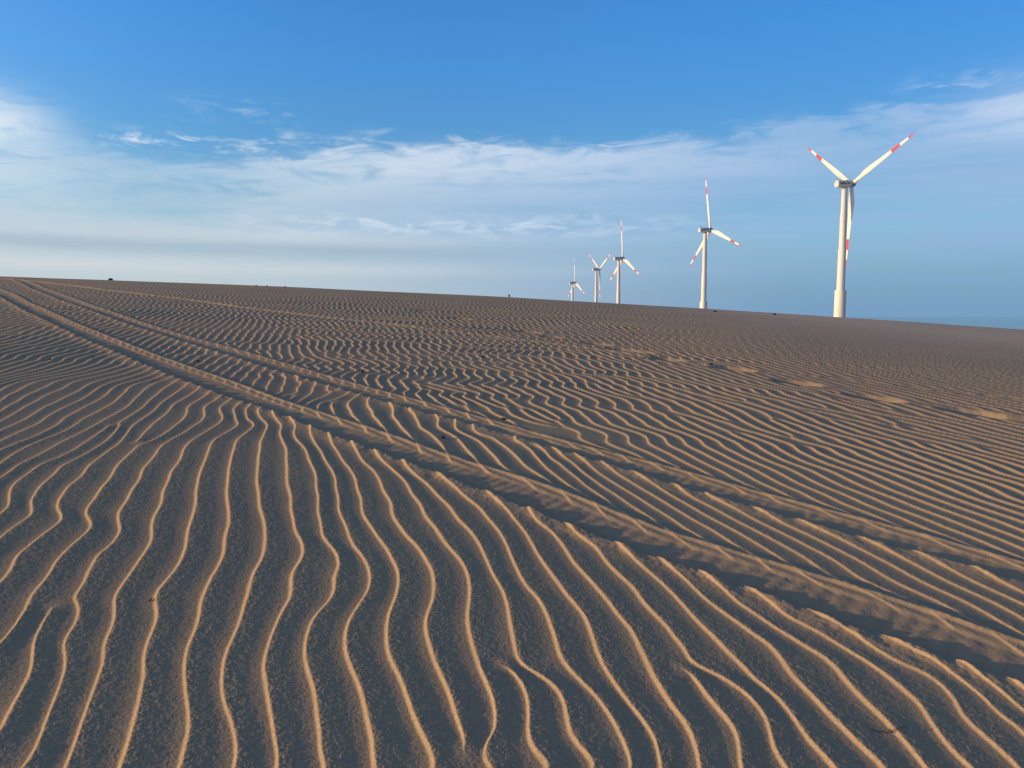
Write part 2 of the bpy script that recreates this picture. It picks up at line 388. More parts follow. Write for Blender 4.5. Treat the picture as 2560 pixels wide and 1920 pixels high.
    w1 = wg[:-1] / 1; w2 = wg[:, :-1] / 1
    def Aop(v):
        f = v.reshape(NR, NTH); out = np.zeros_like(f)
        d = np.diff(f, axis=0) * w1; out[:-1] -= d; out[1:] += d
        d = np.diff(f, axis=1) * w2; out[:, :-1] -= d; out[:, 1:] += d
        # bending
        b = (f[2:] - 2 * f[1:-1] + f[:-2]) * wl; out[2:] += b; out[1:-1] -= 2 * b; out[:-2] += b
        b = (f[:, 2:] - 2 * f[:, 1:-1] + f[:, :-2]) * wl; out[:, 2:] += b; out[:, 1:-1] -= 2 * b; out[:, :-2] += b
        o = out.ravel()
        p = sum(w * v[a] for a, w in zip(idx, wt)) * wd
        for a, w in zip(idx, wt): o = o + np.bincount(a, w * p, NR * NTH)
        return o
    rhs = np.zeros((NR, NTH))
    g1 = .5 * (Grho[:-1] + Grho[1:]) * DRHO * w1; rhs[:-1] -= g1; rhs[1:] += g1
    g2 = .5 * (Gth[:, :-1] + Gth[:, 1:]) * DTH * w2; rhs[:, :-1] -= g2; rhs[:, 1:] += g2
    rhs = rhs.ravel()
    for a, w in zip(idx, wt): rhs = rhs + np.bincount(a, w * val * wd, NR * NTH)
    # start: linear guess
    v = (GXn / .15).ravel(); v += np.mean(val) - np.mean(v[idx[0]])
    r = rhs - Aop(v); p = r.copy(); rs = r @ r
    for it in range(2500):
        Ap = Aop(p); al = rs / (p @ Ap); v += al * p; r -= al * Ap; rn = r @ r
        if rn < 1e-4: break
        p = r + rn / rs * p; rs = rn
    res = sum(w * v[a] for a, w in zip(idx, wt)) - val
    print('phase solve', it, rn, 'rms residual', np.sqrt(np.mean(res ** 2)))
    return v.reshape(NR, NTH), cover, defs

PH, COVER, DEFS = solve_phase()
def wavelength_grid():
    rr = np.exp(RHO0 + DRHO * np.arange(NR))[:, None]
    g = np.hypot(np.gradient(PH, DRHO, axis=0), np.gradient(PH, DTH, axis=1)) / rr
    L = np.clip(1 / np.maximum(g, 1e-3), .10, .22)
    for _ in range(12):
        L[1:-1] = .25 * L[:-2] + .5 * L[1:-1] + .25 * L[2:]; L[:, 1:-1] = .25 * L[:, :-2] + .5 * L[:, 1:-1] + .25 * L[:, 2:]
    return L
LAM = wavelength_grid(); print('wavelength', np.percentile(LAM, [5, 50, 95]))

def sample(grid, X, Y):
    r = (np.log(np.maximum(np.hypot(X, Y), 1e-3)) - RHO0) / DRHO; t = (np.arctan2(X, Y) - TH0) / DTH
    r = np.clip(r, 0, NR - 1.001); t = np.clip(t, 0, NTH - 1.001)
    i = r.astype(int); j = t.astype(int); fi = r - i; fj = t - j
    fs = lambda f: f
    return ((1 - fi) * (1 - fj) * grid[i, j] + (1 - fi) * fj * grid[i, j + 1] + fi * (1 - fj) * grid[i + 1, j] + fi * fj * grid[i + 1, j + 1])

rng = np.random.default_rng(5)
def wave_noise(n, kx, ky, seed):
    g = np.random.default_rng(seed)
    return g.normal(0, kx, n), g.normal(0, ky, n), g.uniform(0, 6.283, n)
WN1 = wave_noise(26, 1.1, 4.2, 1); WN2 = wave_noise(26, 3.0, 9.0, 2); WN3 = wave_noise(16, .5, 1.2, 3); WN4 = wave_noise(20, .25, .25, 4)
def wn(W, X, Y):
    o = np.zeros_like(X)
    for a, b, c in zip(*W): o += np.cos(a * X + b * Y + c)
    return o * math.sqrt(2 / len(W[0]))
def hash_noise(X, Y, sc_, seed):
    """value noise"""
    x = X * sc_ + 1000; y = Y * sc_ + 1000
    i = np.floor(x).astype(np.int64); j = np.floor(y).astype(np.int64); fx = x - i; fy = y - j
    fx = fx * fx * (3 - 2 * fx); fy = fy * fy * (3 - 2 * fy)
    def h(a, b):
        n = (a * 374761393 + b * 668265263 + seed * 144665) & 0xffffffff
        n = ((n ^ (n >> 13)) * 1274126177) & 0xffffffff
        return ((n ^ (n >> 16)) & 0xffff) / 65535.0
    return (h(i, j) * (1 - fx) + h(i + 1, j) * fx) * (1 - fy) + (h(i, j + 1) * (1 - fx) + h(i + 1, j + 1) * fx) * fy - .5

# ------------------------------------------------------------------ wheel tracks
def P2(s):
    a = np.array(list(map(float, s.split()))).reshape(-1, 2)
    X, Y = pix2ground(a[:, 0], a[:, 1]); return X, Y
class Track:
    def __init__(s, up, lo):
        s.UX, s.UY = P2(up)
        ax = np.array([s.UX[-1] - s.UX[0], s.UY[-1] - s.UY[0]]); ax /= np.hypot(*ax); s.ax = ax
        s.nx = np.array([-ax[1], ax[0]])
        if s.nx @ np.array([1, 1]) < 0: s.nx = -s.nx            # normal towards the far side
        def uw(X, Y): return X * ax[0] + Y * ax[1], X * s.nx[0] + Y * s.nx[1]
        s.uw = uw
        u, w = uw(s.UX, s.UY); o = np.argsort(u); s.uu, s.wu = u[o], w[o]
        LX, LY = P2(lo); u, w = uw(LX, LY); o = np.argsort(u); s.ul, s.wl = u[o], w[o]
        q = np.linspace(min(s.uu[0], s.ul[0]), max(s.uu[-1], s.ul[-1]), 600)
        k = np.ones(15) / 15
        def sm(v): return np.convolve(np.pad(v, 7, 'edge'), k, 'valid')
        s.q = q; s.WU = sm(np.interp(q, s.uu, s.wu)); s.WL = sm(np.interp(q, s.ul, s.wl))
        mid = .5 * (s.WU + s.WL); hw = .5 * (s.WU - s.WL)
        med = np.median(hw[q > np.quantile(q, .5)]); hw = np.clip(hw, med * .75, med * 1.25)
        print('track half width', hw.min(), np.median(hw), hw.max(), 'length', q[-1] - q[0])
        s.WU = mid + hw; s.WL = mid - hw
    def coords(s, X, Y):
        u, w = s.uw(X, Y)
        a = np.interp(u, s.q, s.WU); b = np.interp(u, s.q, s.WL)
        # carry on straight beyond the near end
        e = u > s.q[-1]
        sl = (s.WU[-1] - s.WU[-60]) / (s.q[-1] - s.q[-60])
        ex = np.where(e, (u - s.q[-1]) * sl, 0)
        return u, w - b - ex, a - b                             # distance from near edge, width
TA = Track("0 718 79 761 196 813 266 841 380 886 475 919 601 962 700 1001 800 1033 963 1084 1115 1139 1304 1194 1467 1249 1573 1296 1700 1340 1917 1400 2103 1456 2307 1517 2560 1608",
           "0 742 54 773 142 815 221 853 263 868 335 900 443 944 570 993 700 1033 800 1076 914 1117 1003 1149 1109 1190 1231 1231 1317 1271 1422 1308 1549 1365 1700 1410 1843 1456 1978 1508 2147 1573 2351 1634 2560 1708")
TB = Track("57 697 111 721 177 745 253 773 332 799 443 835 570 868 700 906 890 962 1001 992 1092 1015 1206 1047 1301 1072 1400 1102 1527 1133 1685 1168 1811 1206 1939 1243 2134 1289 2381 1356 2560 1406",
           "32 697 82 723 152 751 240 783 342 818 449 852 538 878 700 929 845 971 997 1015 1105 1044 1194 1063 1333 1107 1492 1149 1573 1178 1700 1212 1821 1248 1939 1282 2090 1326 2351 1395 2560 1447")
class Rut(Track):
    pass
TC = Track("57 699 142 709 253 724 380 739 506 753 601 767 700 778 827 794 953 807 1048 819 1143 829 1270 845 1400 860 1527 877 1621 892 1716 904 1811 918 1963 932 2101 946 2190 956 2266 967 2392 981 2481 989 2560 998",
           "57 702 142 713 253 728 380 743 506 758 601 772 700 783 827 799 953 812 1048 824 1143 835 1270 851 1400 867 1527 884 1621 899 1716 911 1811 926 1963 940 2101 954 2190 964 2266 976 2392 990 2481 998 2560 1007")

FEET = [(931,752,.10,.4), (1061,778,.22,.8), (1153,797,.26,1.), (1320,830,.26,1.), (1380,843,.2,.7), (1492,860,.25,.9), (1558,875,.25,.9), (1603,880,.2,.8),
        (1669,899,.25,1.), (1834,922,.26,1.1), (1995,956,.28,1.2), (2190,995,.28,1.2), (2443,1033,.30,1.4), (2600,1052,.3,1.4),
        (2101,944,.12,.35), (2145,950,.12,.35), (2190,956,.12,.35), (2266,966,.12,.35), (2300,971,.12,.3), (2392,981,.12,.35), (2430,985,.12,.3), (2481,988,.13,.4), (2537,995,.13,.4)]

# ripple cross-section, crest at 0: gentle side falls to the right, steep side faces the sun
PX = np.array([0, .012, .028, .05, .10, .20, .30, .40, .50, .60, .70, .78, .86, .90, .93, .955, .978, 1.0])
PV = np.array([.85, .95, 1., .985, .93, .79, .645, .495, .34, .19, .075, .015, .0, .012, .08, .29, .57, .85])
_q = np.linspace(0, 1, 513)
_pv = np.interp(_q, PX, PV)[:-1]
for _ in range(3): _pv = .25 * np.roll(_pv, 1) + .5 * _pv + .25 * np.roll(_pv, -1)
_pv = np.r_[_pv, _pv[0]]

def sstep(x, a, b):
    t = np.clip((x - a) / (b - a), 0, 1); return t * t * (3 - 2 * t)

def far_land(r):
    return -10.0 - 21.0 * sstep(r, 300, 1300)

def height(X, Y, cellx=None, celly=None):
    """cellx, celly: local mesh spacing vectors, used to flatten what the mesh could not carry"""
    r = np.hypot(X, Y)
    base = dune(X, Y)
    # behind the crest the dune levels out to the coastal plain
    lo = far_land(r)
    k = 1.0
    base = np.where(base > lo + 40, base, lo + k * np.log1p(np.exp(np.clip((base - lo) / k, -30, 30))) - 0.0)
    near = r < 95
    z = base.copy()
    x = X[near]; y = Y[near]
    ph = sample(PH, x, y)
    cov = sample(COVER, x, y)
    for lim, s, xd, yd in DEFS: ph += s * np.mod(np.arctan2(y - yd, x - xd), 2 * math.pi) / (2 * math.pi)
    core = np.ones_like(x)
    for lim, s, xd, yd in DEFS: core = np.minimum(core, np.hypot(x - xd, y - yd) / .07)
    add, cm = pairs(x, y)
    ph += add; core = np.minimum(core, cm)
    az = np.arctan2(x, y)
    free = (1 - .92 * cov) * (1 - .65 * sstep(-az, .18, .42) * (1 - sstep(r[near], 12, 22))) * (1 - .62 * sstep(az, 0.02, .30))
    ph += free * (.34 * wn(WN1, x, y) + .13 * wn(WN2, x, y)) + .05 * wn(WN2, x * 1.3 + 5, y * 1.1) * (.3 + free)
    p = np.mod(ph, 1)
    prof = np.interp(p, _q, _pv)
    lam = sample(LAM, x, y); amp = .077 * lam
    # ripples die out towards the firm right-hand slope and grow a little nearby
    amp *= 1 - .80 * sstep(r[near], 9, 26) * sstep(az, .10, .42)
    amp *= 1 - .35 * sstep(r[near], 14, 40)
    amp *= .9 + .18 * wn(WN3, x, y) * .6
    amp *= np.clip(core, .15, 1)
    # mesh limit
    if cellx is not None:
        cx, cy = cellx[near], celly[near]
        amp *= 1 - .9 * sstep(cx / lam, .30, .75)
    rip = (prof - .45) * amp
    rmask = np.ones_like(x); tr = np.zeros_like(x)
    lump = hash_noise(x, y, 14, 3) + .6 * hash_noise(x, y, 31, 4) + .4 * hash_noise(x, y, 60, 8)
    lump2 = hash_noise(x, y, 5, 9)
    for T, dep, bh in ((TA, .006, .0145), (TB, .005, .0125)):
        u, d, w = T.coords(x, y)
        ins = sstep(d, -.02, .03) * (1 - sstep(d, w - .11, w - .06))
        rmask *= 1 - ins
        # far berm: smooth bank with a crisp top; near berm: pushed-out lumps that catch the ripple crests
        e = d - w
        face = .24 * np.clip((e + .11) / .08, 0, 1) + .76 * sstep(e, -.034, .004)
        farw = np.where(e < 0, face, np.exp(-(e / .040) ** 1.6))
        nearb = np.where(d > -.02, np.exp(-((d + .02) / .035) ** 2), np.exp(-(np.abs(d + .02) / .085) ** 1.6))
        bumps = .80 + .35 * np.clip(prof * 1.1 - .1, 0, 1) + .5 * lump + .25 * lump2
        tr += -dep * ins + bh * farw * (.88 + .34 * lump * (e > -.05) + .2 * lump2) + bh * 1.05 * nearb * bumps
        # cross-ribbing of the tread, blown over
        tr += ins * (.0011 * np.sin(u * 2 * math.pi / .085 + d * 9 + 3 * lump2) + .003 * lump * .7)
        rmask *= 1 - .35 * np.clip(nearb, 0, 1) * (1 - ins); rmask *= 1 - .95 * farw * (e < .01) - .7 * farw * (e >= .01)
    u, d, w = TC.coords(x, y)
    c = (d - .5 * w)
    fade = .35 + .65 * sstep(np.abs(u - TC.q[0]), TC.q[-1] * 0 + 0, 1) * 1.0
    rt = np.exp(-(c / .12) ** 2); tr += (-.012 * np.exp(-((c + .02) / .07) ** 2) + .030 * np.exp(-((c - .10) / .075) ** 2)) * (1 - .6 * sstep(u, TC.q[0] + .62 * (TC.q[-1] - TC.q[0]), TC.q[-1])) * (.8 + .6 * lump)
    rmask *= 1 - .6 * rt
    # footprints
    for px, py, L, dp in FEET:
        fx, fy = pix2ground(px, py); fx = float(fx); fy = float(fy)
        m_ = (np.abs(x - fx) < 1.2) & (np.abs(y - fy) < 1.2)
        if not m_.any(): continue
        dx = x[m_] - fx; dy = y[m_] - fy
        a = dx * .93 - dy * .36; b = dx * .36 + dy * .93
        e = (a / L) ** 2 + (b / (L * .62)) ** 2
        dent = np.exp(-e ** 1.6)
        rim = np.exp(-((np.sqrt(e) - 1.25) / .28) ** 2)
        tr[m_] += dp * (-.062 * dent + .006 * rim * (1 + .35 * lump[m_])) + dp * .003 * lump[m_] * np.exp(-e / 4)
        tail = np.exp(-((a - L * 1.7) / (L * 1.1)) ** 2 - (b / (L * .7)) ** 2)
        rmask[m_] *= (1 - .95 * dent) * (1 - .75 * np.clip(tail, 0, 1) * min(dp, 1)) * (1 - .5 * np.clip(rim, 0, 1))
        tr[m_] -= dp * .008 * tail
    rn = r[near]
    fine = hash_noise(x, y, 55, 1) * .0012 * (1 - sstep(rn, 8, 20)) + hash_noise(x, y, 130, 2) * .0016 * (1 - sstep(rn, 5, 12)) + hash_noise(x, y, 260, 6) * .0012 * (1 - sstep(rn, 3, 5))
    lowf = .010 * wn(WN3, x, y) * .5 + .02 * wn(WN4, x, y) * sstep(r[near], 6, 30)
    z[near] += rip * rmask + tr + fine * np.where(p > .72, .38, .24 + .66 * prof) * np.where(rmask < .5, .55, 1) + lowf * .6
    # small irregularities on the skyline
    return z

def build_ground():
    fine = np.arange(-.63, .6305, .0009)
    mid = np.arange(.634, 1.12, .005)
    coarse = np.arange(1.14, math.pi - .01, .05)
    th = np.r_[-math.pi, -coarse[::-1], -mid[::-1], fine, mid, coarse]
    # rings: even steps of the angle below eye level near by, then widening
    inv = np.linspace(1 / 1.75, 1 / 14.0, 1150)
    r1 = 1 / inv
    r2 = np.exp(np.linspace(math.log(14.0), math.log(90.0), 330))[1:]
    r3 = np.exp(np.linspace(math.log(90.0), math.log(1500), 40))[1:]
    r0 = np.array([.15, .3, .5, .7, .9, 1.05, 1.2, 1.3, 1.4, 1.48, 1.56, 1.62, 1.68])
    r = np.r_[r0, r1, r2, r3]
    nr, nt = len(r), len(th)
    Rg, Tg = np.meshgrid(r, th, indexing='ij')
    dth = np.gradient(th)
    CX = Rg * np.abs(dth)[None, :]
    X = Rg * np.sin(Tg); Y = Rg * np.cos(Tg)
    Z = np.empty_like(X)
    for a in range(0, nr, 60):
        Z[a:a + 60] = height(X[a:a + 60], Y[a:a + 60], CX[a:a + 60], CX[a:a + 60])
    nv = nr * nt
    co_ = np.empty((nv + 1, 3), np.float32)
    co_[:nv, 0] = X.ravel(); co_[:nv, 1] = Y.ravel(); co_[:nv, 2] = Z.ravel()
    co_[nv] = (0, 0, 0)
    ii, jj = np.meshgrid(np.arange(nr - 1), np.arange(nt), indexing='ij')
    j2 = (jj + 1) % nt
    q = np.stack([ii * nt + jj, ii * nt + j2, (ii + 1) * nt + j2, (ii + 1) * nt + jj], -1).reshape(-1, 4)[:, ::-1]
    jn = np.arange(nt)
    tri = np.stack([np.full(nt, nv), (jn + 1) % nt, jn], -1)
    me = bpy.data.meshes.new('dune_sand')
    me.vertices.add(nv + 1); me.vertices.foreach_set('co', co_.ravel())
    nl = q.size + tri.size
    me.loops.add(nl); me.loops.foreach_set('vertex_index', np.r_[q.ravel(), tri.ravel()].astype(np.int32))
    npoly = len(q) + len(tri)
    me.polygons.add(npoly)
    st = np.r_[np.arange(len(q)) * 4, len(q) * 4 + np.arange(len(tri)) * 3].astype(np.int32)
    me.polygons.foreach_set('loop_start', st)
    try: me.polygons.foreach_set('loop_total', np.r_[np.full(len(q), 4), np.full(len(tri), 3)].astype(np.int32))
    except Exception: pass
    me.update(calc_edges=True)
    me.polygons.foreach_set('use_smooth', np.ones(npoly, bool))
    print('ground verts', nv)
    # normals should look up
    return me

def sand_mat():
    m = bpy.data.materials.new('sand'); m.use_nodes = True
    t = NT(m.node_tree)
    tc = t.n('ShaderNodeTexCoord').outputs['Object']
    g = t.noise(tc, 150, 5, .75)
    g2 = t.noise(tc, 900, 2, .7, off=3)
    big = t.noise(tc, .35, 4, .5)
    c = t.mix(t.ss(g, .3, .7), (.33, .235, .140, 1), (.60, .430, .258, 1))
    c = t.mix(t.ss(g2, .60, .74), c, (.74, .58, .43, 1))
    c = t.mix(t.ss(g2, .40, .28), c, (.13, .11, .10, 1))
    c = t.mix(t.mul(t.ss(big, .35, .7), .35), c, (.36, .26, .19, 1))
    # the firm slope to the right is painted paler, standing in for more sun
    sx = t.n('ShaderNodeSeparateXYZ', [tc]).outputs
    sun_lift = t.mul(t.ss(t.add(sx[0], t.mul(t.noise(tc, .25, 3, .5, off=5), 5.0)), 4.0, 18.0), t.ss(sx[1], 8.0, 24.0))
    c = t.mix(t.mul(sun_lift, .75), c, (.74, .54, .37, 1))
    hgt = t.add(t.mul(g, .0016), t.mul(g2, .0007))
    hgt = t.add(hgt, t.mul(t.noise(tc, 70, 4, .65, off=9), .0022))
    bp = t.n('ShaderNodeBump', {'Strength': .55, 'Distance': 1.0, 'Height': hgt})
    p = t.n('ShaderNodeBsdfPrincipled', {'Base Color': c, 'Roughness': .95, 'Specular IOR Level': .1, 'Normal': bp.outputs[0]})
    t.n('ShaderNodeOutputMaterial', [p.outputs[0]])
    return m
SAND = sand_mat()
gm = build_ground()
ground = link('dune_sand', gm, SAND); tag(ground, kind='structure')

def gz(x, y):
    return float(height(np.array([x], float), np.array([y], float))[0])

# sea beyond the dune
def build_sea():
    m = bpy.data.materials.new('sea_water'); m.use_nodes = True
    t = NT(m.node_tree)
    tc = t.n('ShaderNodeTexCoord').outputs['Object']
    bp = t.n('ShaderNodeBump', {'Strength': .08, 'Distance': 1.0, 'Height': t.noise(tc, .12, 5, .6)})
    p = t.n('ShaderNodeBsdfPrincipled', {'Base Color': (.05, .12, .19, 1), 'Roughness': .12, 'Normal': bp.outputs[0]})
    t.n('ShaderNodeOutputMaterial', [p.outputs[0]])
    bm = bmesh.new()
    c0 = bm.verts.new((0, 0, -31.6)); prev = None
    ring = [bm.verts.new((45000 * math.sin(a), 45000 * math.cos(a), -31.6)) for a in [2 * math.pi * i / 96 for i in range(96)]]
    for i in range(96): bm.faces.new((c0, ring[(i + 1) % 96], ring[i]))
    o = from_bm('sea', bm, m); tag(o, kind='structure')
build_sea()

# ------------------------------------------------------------------ wind turbines
WHITE = simple_mat('tower_paint', (.74, .71, .68, 1), .55, .35, .08, .25, (.62, .58, .55, 1), (1, 1, .12))
BLADE = simple_mat('blade_gelcoat', (.80, .77, .72, 1), .45, .4, .05, .3)
RED = simple_mat('red_band_paint', (.58, .07, .06, 1), .5, .4, .1, .5)
NAC = simple_mat('nacelle_shell', (.66, .68, .69, 1), .5, .4, .08, .6, (.55, .57, .58, 1))
DARK = simple_mat('dark_vent', (.03, .03, .035, 1), .6, .3, .2, 2)
LETTER = simple_mat('dark_blue_lettering', (.015, .04, .09, 1), .5, .3, .1, 2)
STEEL = simple_mat('grey_steel', (.16, .17, .18, 1), .5, .5, .15, 2)

def lathe(prof, seg=48):
    bm = bmesh.new(); rings = []
    for rr, z in prof:
        rings.append([bm.verts.new((rr * math.cos(2 * math.pi * i / seg), rr * math.sin(2 * math.pi * i / seg), z)) for i in range(seg)])
    for a, b in zip(rings, rings[1:]):
        for i in range(seg): bm.faces.new((a[i], a[(i + 1) % seg], b[(i + 1) % seg], b[i]))
    bm.faces.new(rings[0][::-1]); bm.faces.new(rings[-1])
    return bm

def rbox(bm, c, s, bev=0.0, mat=Matrix()):
    r = bmesh.ops.create_cube(bm, size=1)
    vs = r['verts']
    for v in vs: v.co = mat @ Vector((v.co.x * s[0] + c[0], v.co.y * s[1] + c[1], v.co.z * s[2] + c[2]))
    if bev:
        es = {e for v in vs for e in v.link_edges}
        bmesh.ops.bevel(bm, geom=list(es), offset=bev, segments=3, affect='EDGES', profile=.5)

def tube(bm, pts, rad, seg=8):
    rings = []
    for i, p in enumerate(pts):
        p = Vector(p); d = (Vector(pts[min(i + 1, len(pts) - 1)]) - Vector(pts[max(i - 1, 0)])).normalized()
        a = d.orthogonal().normalized(); b = d.cross(a)
        rr = rad[i] if isinstance(rad, (list, tuple)) else rad
        rings.append([bm.verts.new(p + a * rr * math.cos(2 * math.pi * k / seg) + b * rr * math.sin(2 * math.pi * k / seg)) for k in range(seg)])
    for a, b in zip(rings, rings[1:]):
        for k in range(seg): bm.faces.new((a[k], a[(k + 1) % seg], b[(k + 1) % seg], b[k]))
    bm.faces.new(rings[0][::-1]); bm.faces.new(rings[-1])

BL = 43.0
def blade_section(s):
    """s = 0..1 along the blade: chord, thickness, twist, sweep of the section centre"""
    root = 1.0 - sstep(np.array(s), .02, .17)
    root = float(root)
    ch = float(np.interp(s, [0, .03, .10, .20, .30, .45, .6, .75, .9, .97, 1.0], [1.9, 1.9, 2.6, 3.55, 3.25, 2.55, 2.0, 1.5, .98, .6, .12]))
    tk = float(np.interp(s, [0, .03, .12, .25, .5, .8, 1.0], [1.0, 1.0, .5, .26, .2, .15, .12]))
    tw = float(np.interp(s, [0, .15, .3, .6, 1.0], [20, 15, 9, 3, -1]))
    cen = float(np.interp(s, [0, .05, .2, .5, 1.0], [0, 0, .65, .35, .12]))
    return ch, tk, tw, root, cen

def make_blade_bm(s0, s1, grow=0.0, n=26):
    """blade along +Z from the hub, chord along +Y, thickness along X (X = rotor axis)"""
    bm = bmesh.new(); rings = []; seg = 20
    for i in range(n + 1):
        s = s0 + (s1 - s0) * i / n
        ch, tk, tw, root, cen = blade_section(s)
        z = 1.1 + s * BL
        bend = 0.5 * s * s                                   # slight forward pre-bend
        ring = []
        for k in range(seg):
            a = 2 * math.pi * k / seg
            cx = math.cos(a); sy = math.sin(a)
            y = ch * .5 * cx
            taper = root + (1 - root) * (0.25 + .75 * ((1 - cx) * .5) ** .5)
            xx = ch * .5 * tk * sy * taper * (1.0 if root > .99 else 1)
            y += cen; y *= 1.0
            y = (y - cen) * (1 + grow) + cen; xx = xx * (1 + grow) + (grow and .004 * sy)
            t_ = R(tw); yr = y * math.cos(t_) - xx * math.sin(t_); xr = y * math.sin(t_) + xx * math.cos(t_)
            ring.append(bm.verts.new((xr + bend, yr, z)))
        rings.append(ring)
    for a, b in zip(rings, rings[1:]):
        for k in range(seg): bm.faces.new((a[k], a[(k + 1) % seg], b[(k + 1) % seg], b[k]))
    bm.faces.new(rings[0][::-1]); bm.faces.new(rings[-1])
    return bm

def mesh_of(bm, mat, smooth=True, name='m'):
    me = bpy.data.meshes.new(name); bmesh.ops.recalc_face_normals(bm, faces=bm.faces); bm.to_mesh(me); bm.free()
    me.materials.append(mat)
    for p in me.polygons: p.use_smooth = smooth
    return me

PRECONE = 0.0
AXIS = R(17.5)              # rotor axis: to the right and away
HUBH = 80.0
def tower_bm():
    top = HUBH - 1.9
    # stepped tube: four sections, each narrower than the one below
    P = [(3.02, 0), (2.90, 23.4), (2.98, 23.4), (2.98, 24.0), (2.12, 24.1), (1.98, 44.6), (2.14, 44.6), (2.14, 45.3), (1.78, 45.4),
         (1.70, 63.3), (1.84, 63.3), (1.84, 63.9), (1.56, 64.0), (1.42, top)]
    return lathe(P, 56)

def text_mesh(txt, size):
    cu = bpy.data.curves.new('lettering', 'FONT'); cu.body = txt; cu.size = size; cu.extrude = .012
    cu.align_x = 'CENTER'; cu.align_y = 'CENTER'; cu.offset = .035
    o = bpy.data.objects.new('tmp', cu); C.objects.link(o)
    bpy.context.view_layer.update()
    me = bpy.data.meshes.new_from_object(o)
    bpy.data.objects.remove(o)
    me.materials.clear(); me.materials.append(LETTER)
    return me

def make_turbine():
    root = empty('wind_turbine', (0, 0, 0))
    tower = link('tower', mesh_of(tower_bm(), WHITE, True, 'tower'), None, root)
    md = tower.modifiers.new('es', 'EDGE_SPLIT'); md.split_angle = R(35)
    rot = Matrix.Rotation(AXIS, 4, 'Z') @ Matrix.Rotation(R(-3), 4, 'Y')
    base = Matrix.Translation((0, 0, HUBH)) @ rot
    # nacelle: x = rotor axis, rotor side is +x
    bm = bmesh.new()
    secs = [(-5.6, 1.35, 1.45, 0.05), (-5.3, 1.65, 1.75, 0.0), (2.3, 1.75, 1.85, 0), (3.0, 1.62, 1.68, 0), (3.5, 1.3, 1.35, 0)]
    rings = []; seg = 40
    for x_, hw, hh, dz in secs:
        ring = []
        e = 4.5 if x_ < 2.6 else 3.0
        for k in range(seg):
            a = 2 * math.pi * (k + .5) / seg
            cx, sz = math.cos(a), math.sin(a)
            y = hw * math.copysign(abs(cx) ** (2 / e), cx); z = hh * math.copysign(abs(sz) ** (2 / e), sz)
            ring.append(bm.verts.new((x_, y, z + dz)))
        rings.append(ring)
    for a, b in zip(rings, rings[1:]):
        for k in range(seg): bm.faces.new((a[k], a[(k + 1) % seg], b[(k + 1) % seg], b[k]))
    bm.faces.new(rings[0][::-1]); bm.faces.new(rings[-1])
    nac = link('nacelle', mesh_of(bm, NAC, True, 'nacelle'), None, root); nac.matrix_local = base
    md = nac.modifiers.new('es', 'EDGE_SPLIT'); md.split_angle = R(30)
    # rear vents
    for yy in (.35, .95):
        b = bmesh.new(); rbox(b, (-5.62, yy, .85), (.10, .34, .42), .04)
        v = link('vent', mesh_of(b, DARK, False, 'vent'), None, nac)
    # wind sensor mast on the roof
    b = bmesh.new()
    tube(b, [(-4.4, .5, 1.7), (-4.4, .5, 3.2), (-4.2, .3, 3.9), (-3.8, 0, 4.0), (-3.4, -.3, 3.5), (-3.2, -.5, 2.6), (-3.2, -.5, 1.7)], .06)
    tube(b, [(-4.4, .5, 2.6), (-3.2, -.5, 2.6)], .10); tube(b, [(-4.4, .5, 3.9), (-4.9, .7, 4.0)], .06)
    link('wind_sensor', mesh_of(b, STEEL, True, 'wind_sensor'), None, nac)
    b = bmesh.new(); rbox(b, (1.0, 0, 2.0), (1.0, 1.1, .5), .15); link('roof_hatch', mesh_of(b, NAC, False, 'roof_hatch'), None, nac)
    tx = text_mesh('SUZLON', 1.5)
    # widen the word over the shell and lay it on both sides
    for v in tx.vertices: v.co.x *= 1.12
    for sgn in (-1, 1):
        l = link('lettering', tx, None, nac)
        l.matrix_local = Matrix.Translation((-1.0, 1.765 * sgn, .12)) @ (Matrix.Rotation(R(90), 4, 'X') if sgn < 0 else Matrix.Rotation(R(180), 4, 'Z') @ Matrix.Rotation(R(90), 4, 'X'))
    # hub and spinner
    hb = bmesh.new(); pr = [(0.9, 0), (1.45, .2), (1.6, 1.0), (1.55, 1.9), (1.3, 2.6), (.8, 3.1), (.15, 3.3)]
    hb = lathe(pr, 32)
    bmesh.ops.transform(hb, matrix=Matrix.Translation((3.5, 0, 0)) @ Matrix.Rotation(R(90), 4, 'Y'), verts=hb.verts)
    hub = link('hub', mesh_of(hb, simple_mat('hub_shell', (.30, .33, .34, 1), .5, .4, .2, 1), True, 'hub'), None, root); hub.matrix_local = base
    bl = mesh_of(make_blade_bm(0, 1, 0, 60), BLADE, True, 'blade')
    b1 = mesh_of(make_blade_bm(.645, .775, .02, 8), RED, True, 'red_band'); b2 = mesh_of(make_blade_bm(.90, .9995, .05, 8), RED, True, 'red_tip')
    return root, base, bl, b1, b2

def set_blades(root, base, bl, b1, b2, ang):
    for k in range(3):
        a = R(ang + 120 * k)
        # angle measured in the picture from the right, counter-clockwise; view is from behind the rotor
        M = base @ Matrix.Translation((4.6, 0, 0)) @ Matrix.Rotation(R(90) - a, 4, 'X') @ Matrix.Rotation(R(PRECONE), 4, 'Y')
        B = link('blade', bl, None, root); B.matrix_local = M
        link('red_band', b1, None, B); link('red_tip', b2, None, B)

def copy_tree(o, parent=None, skip=('blade',)):
    c = o.copy(); C.objects.link(c); c.parent = parent
    for ch in list(o.children):
        if ch.name.split('.')[0] in skip: continue
        copy_tree(ch, c, skip)
    return c

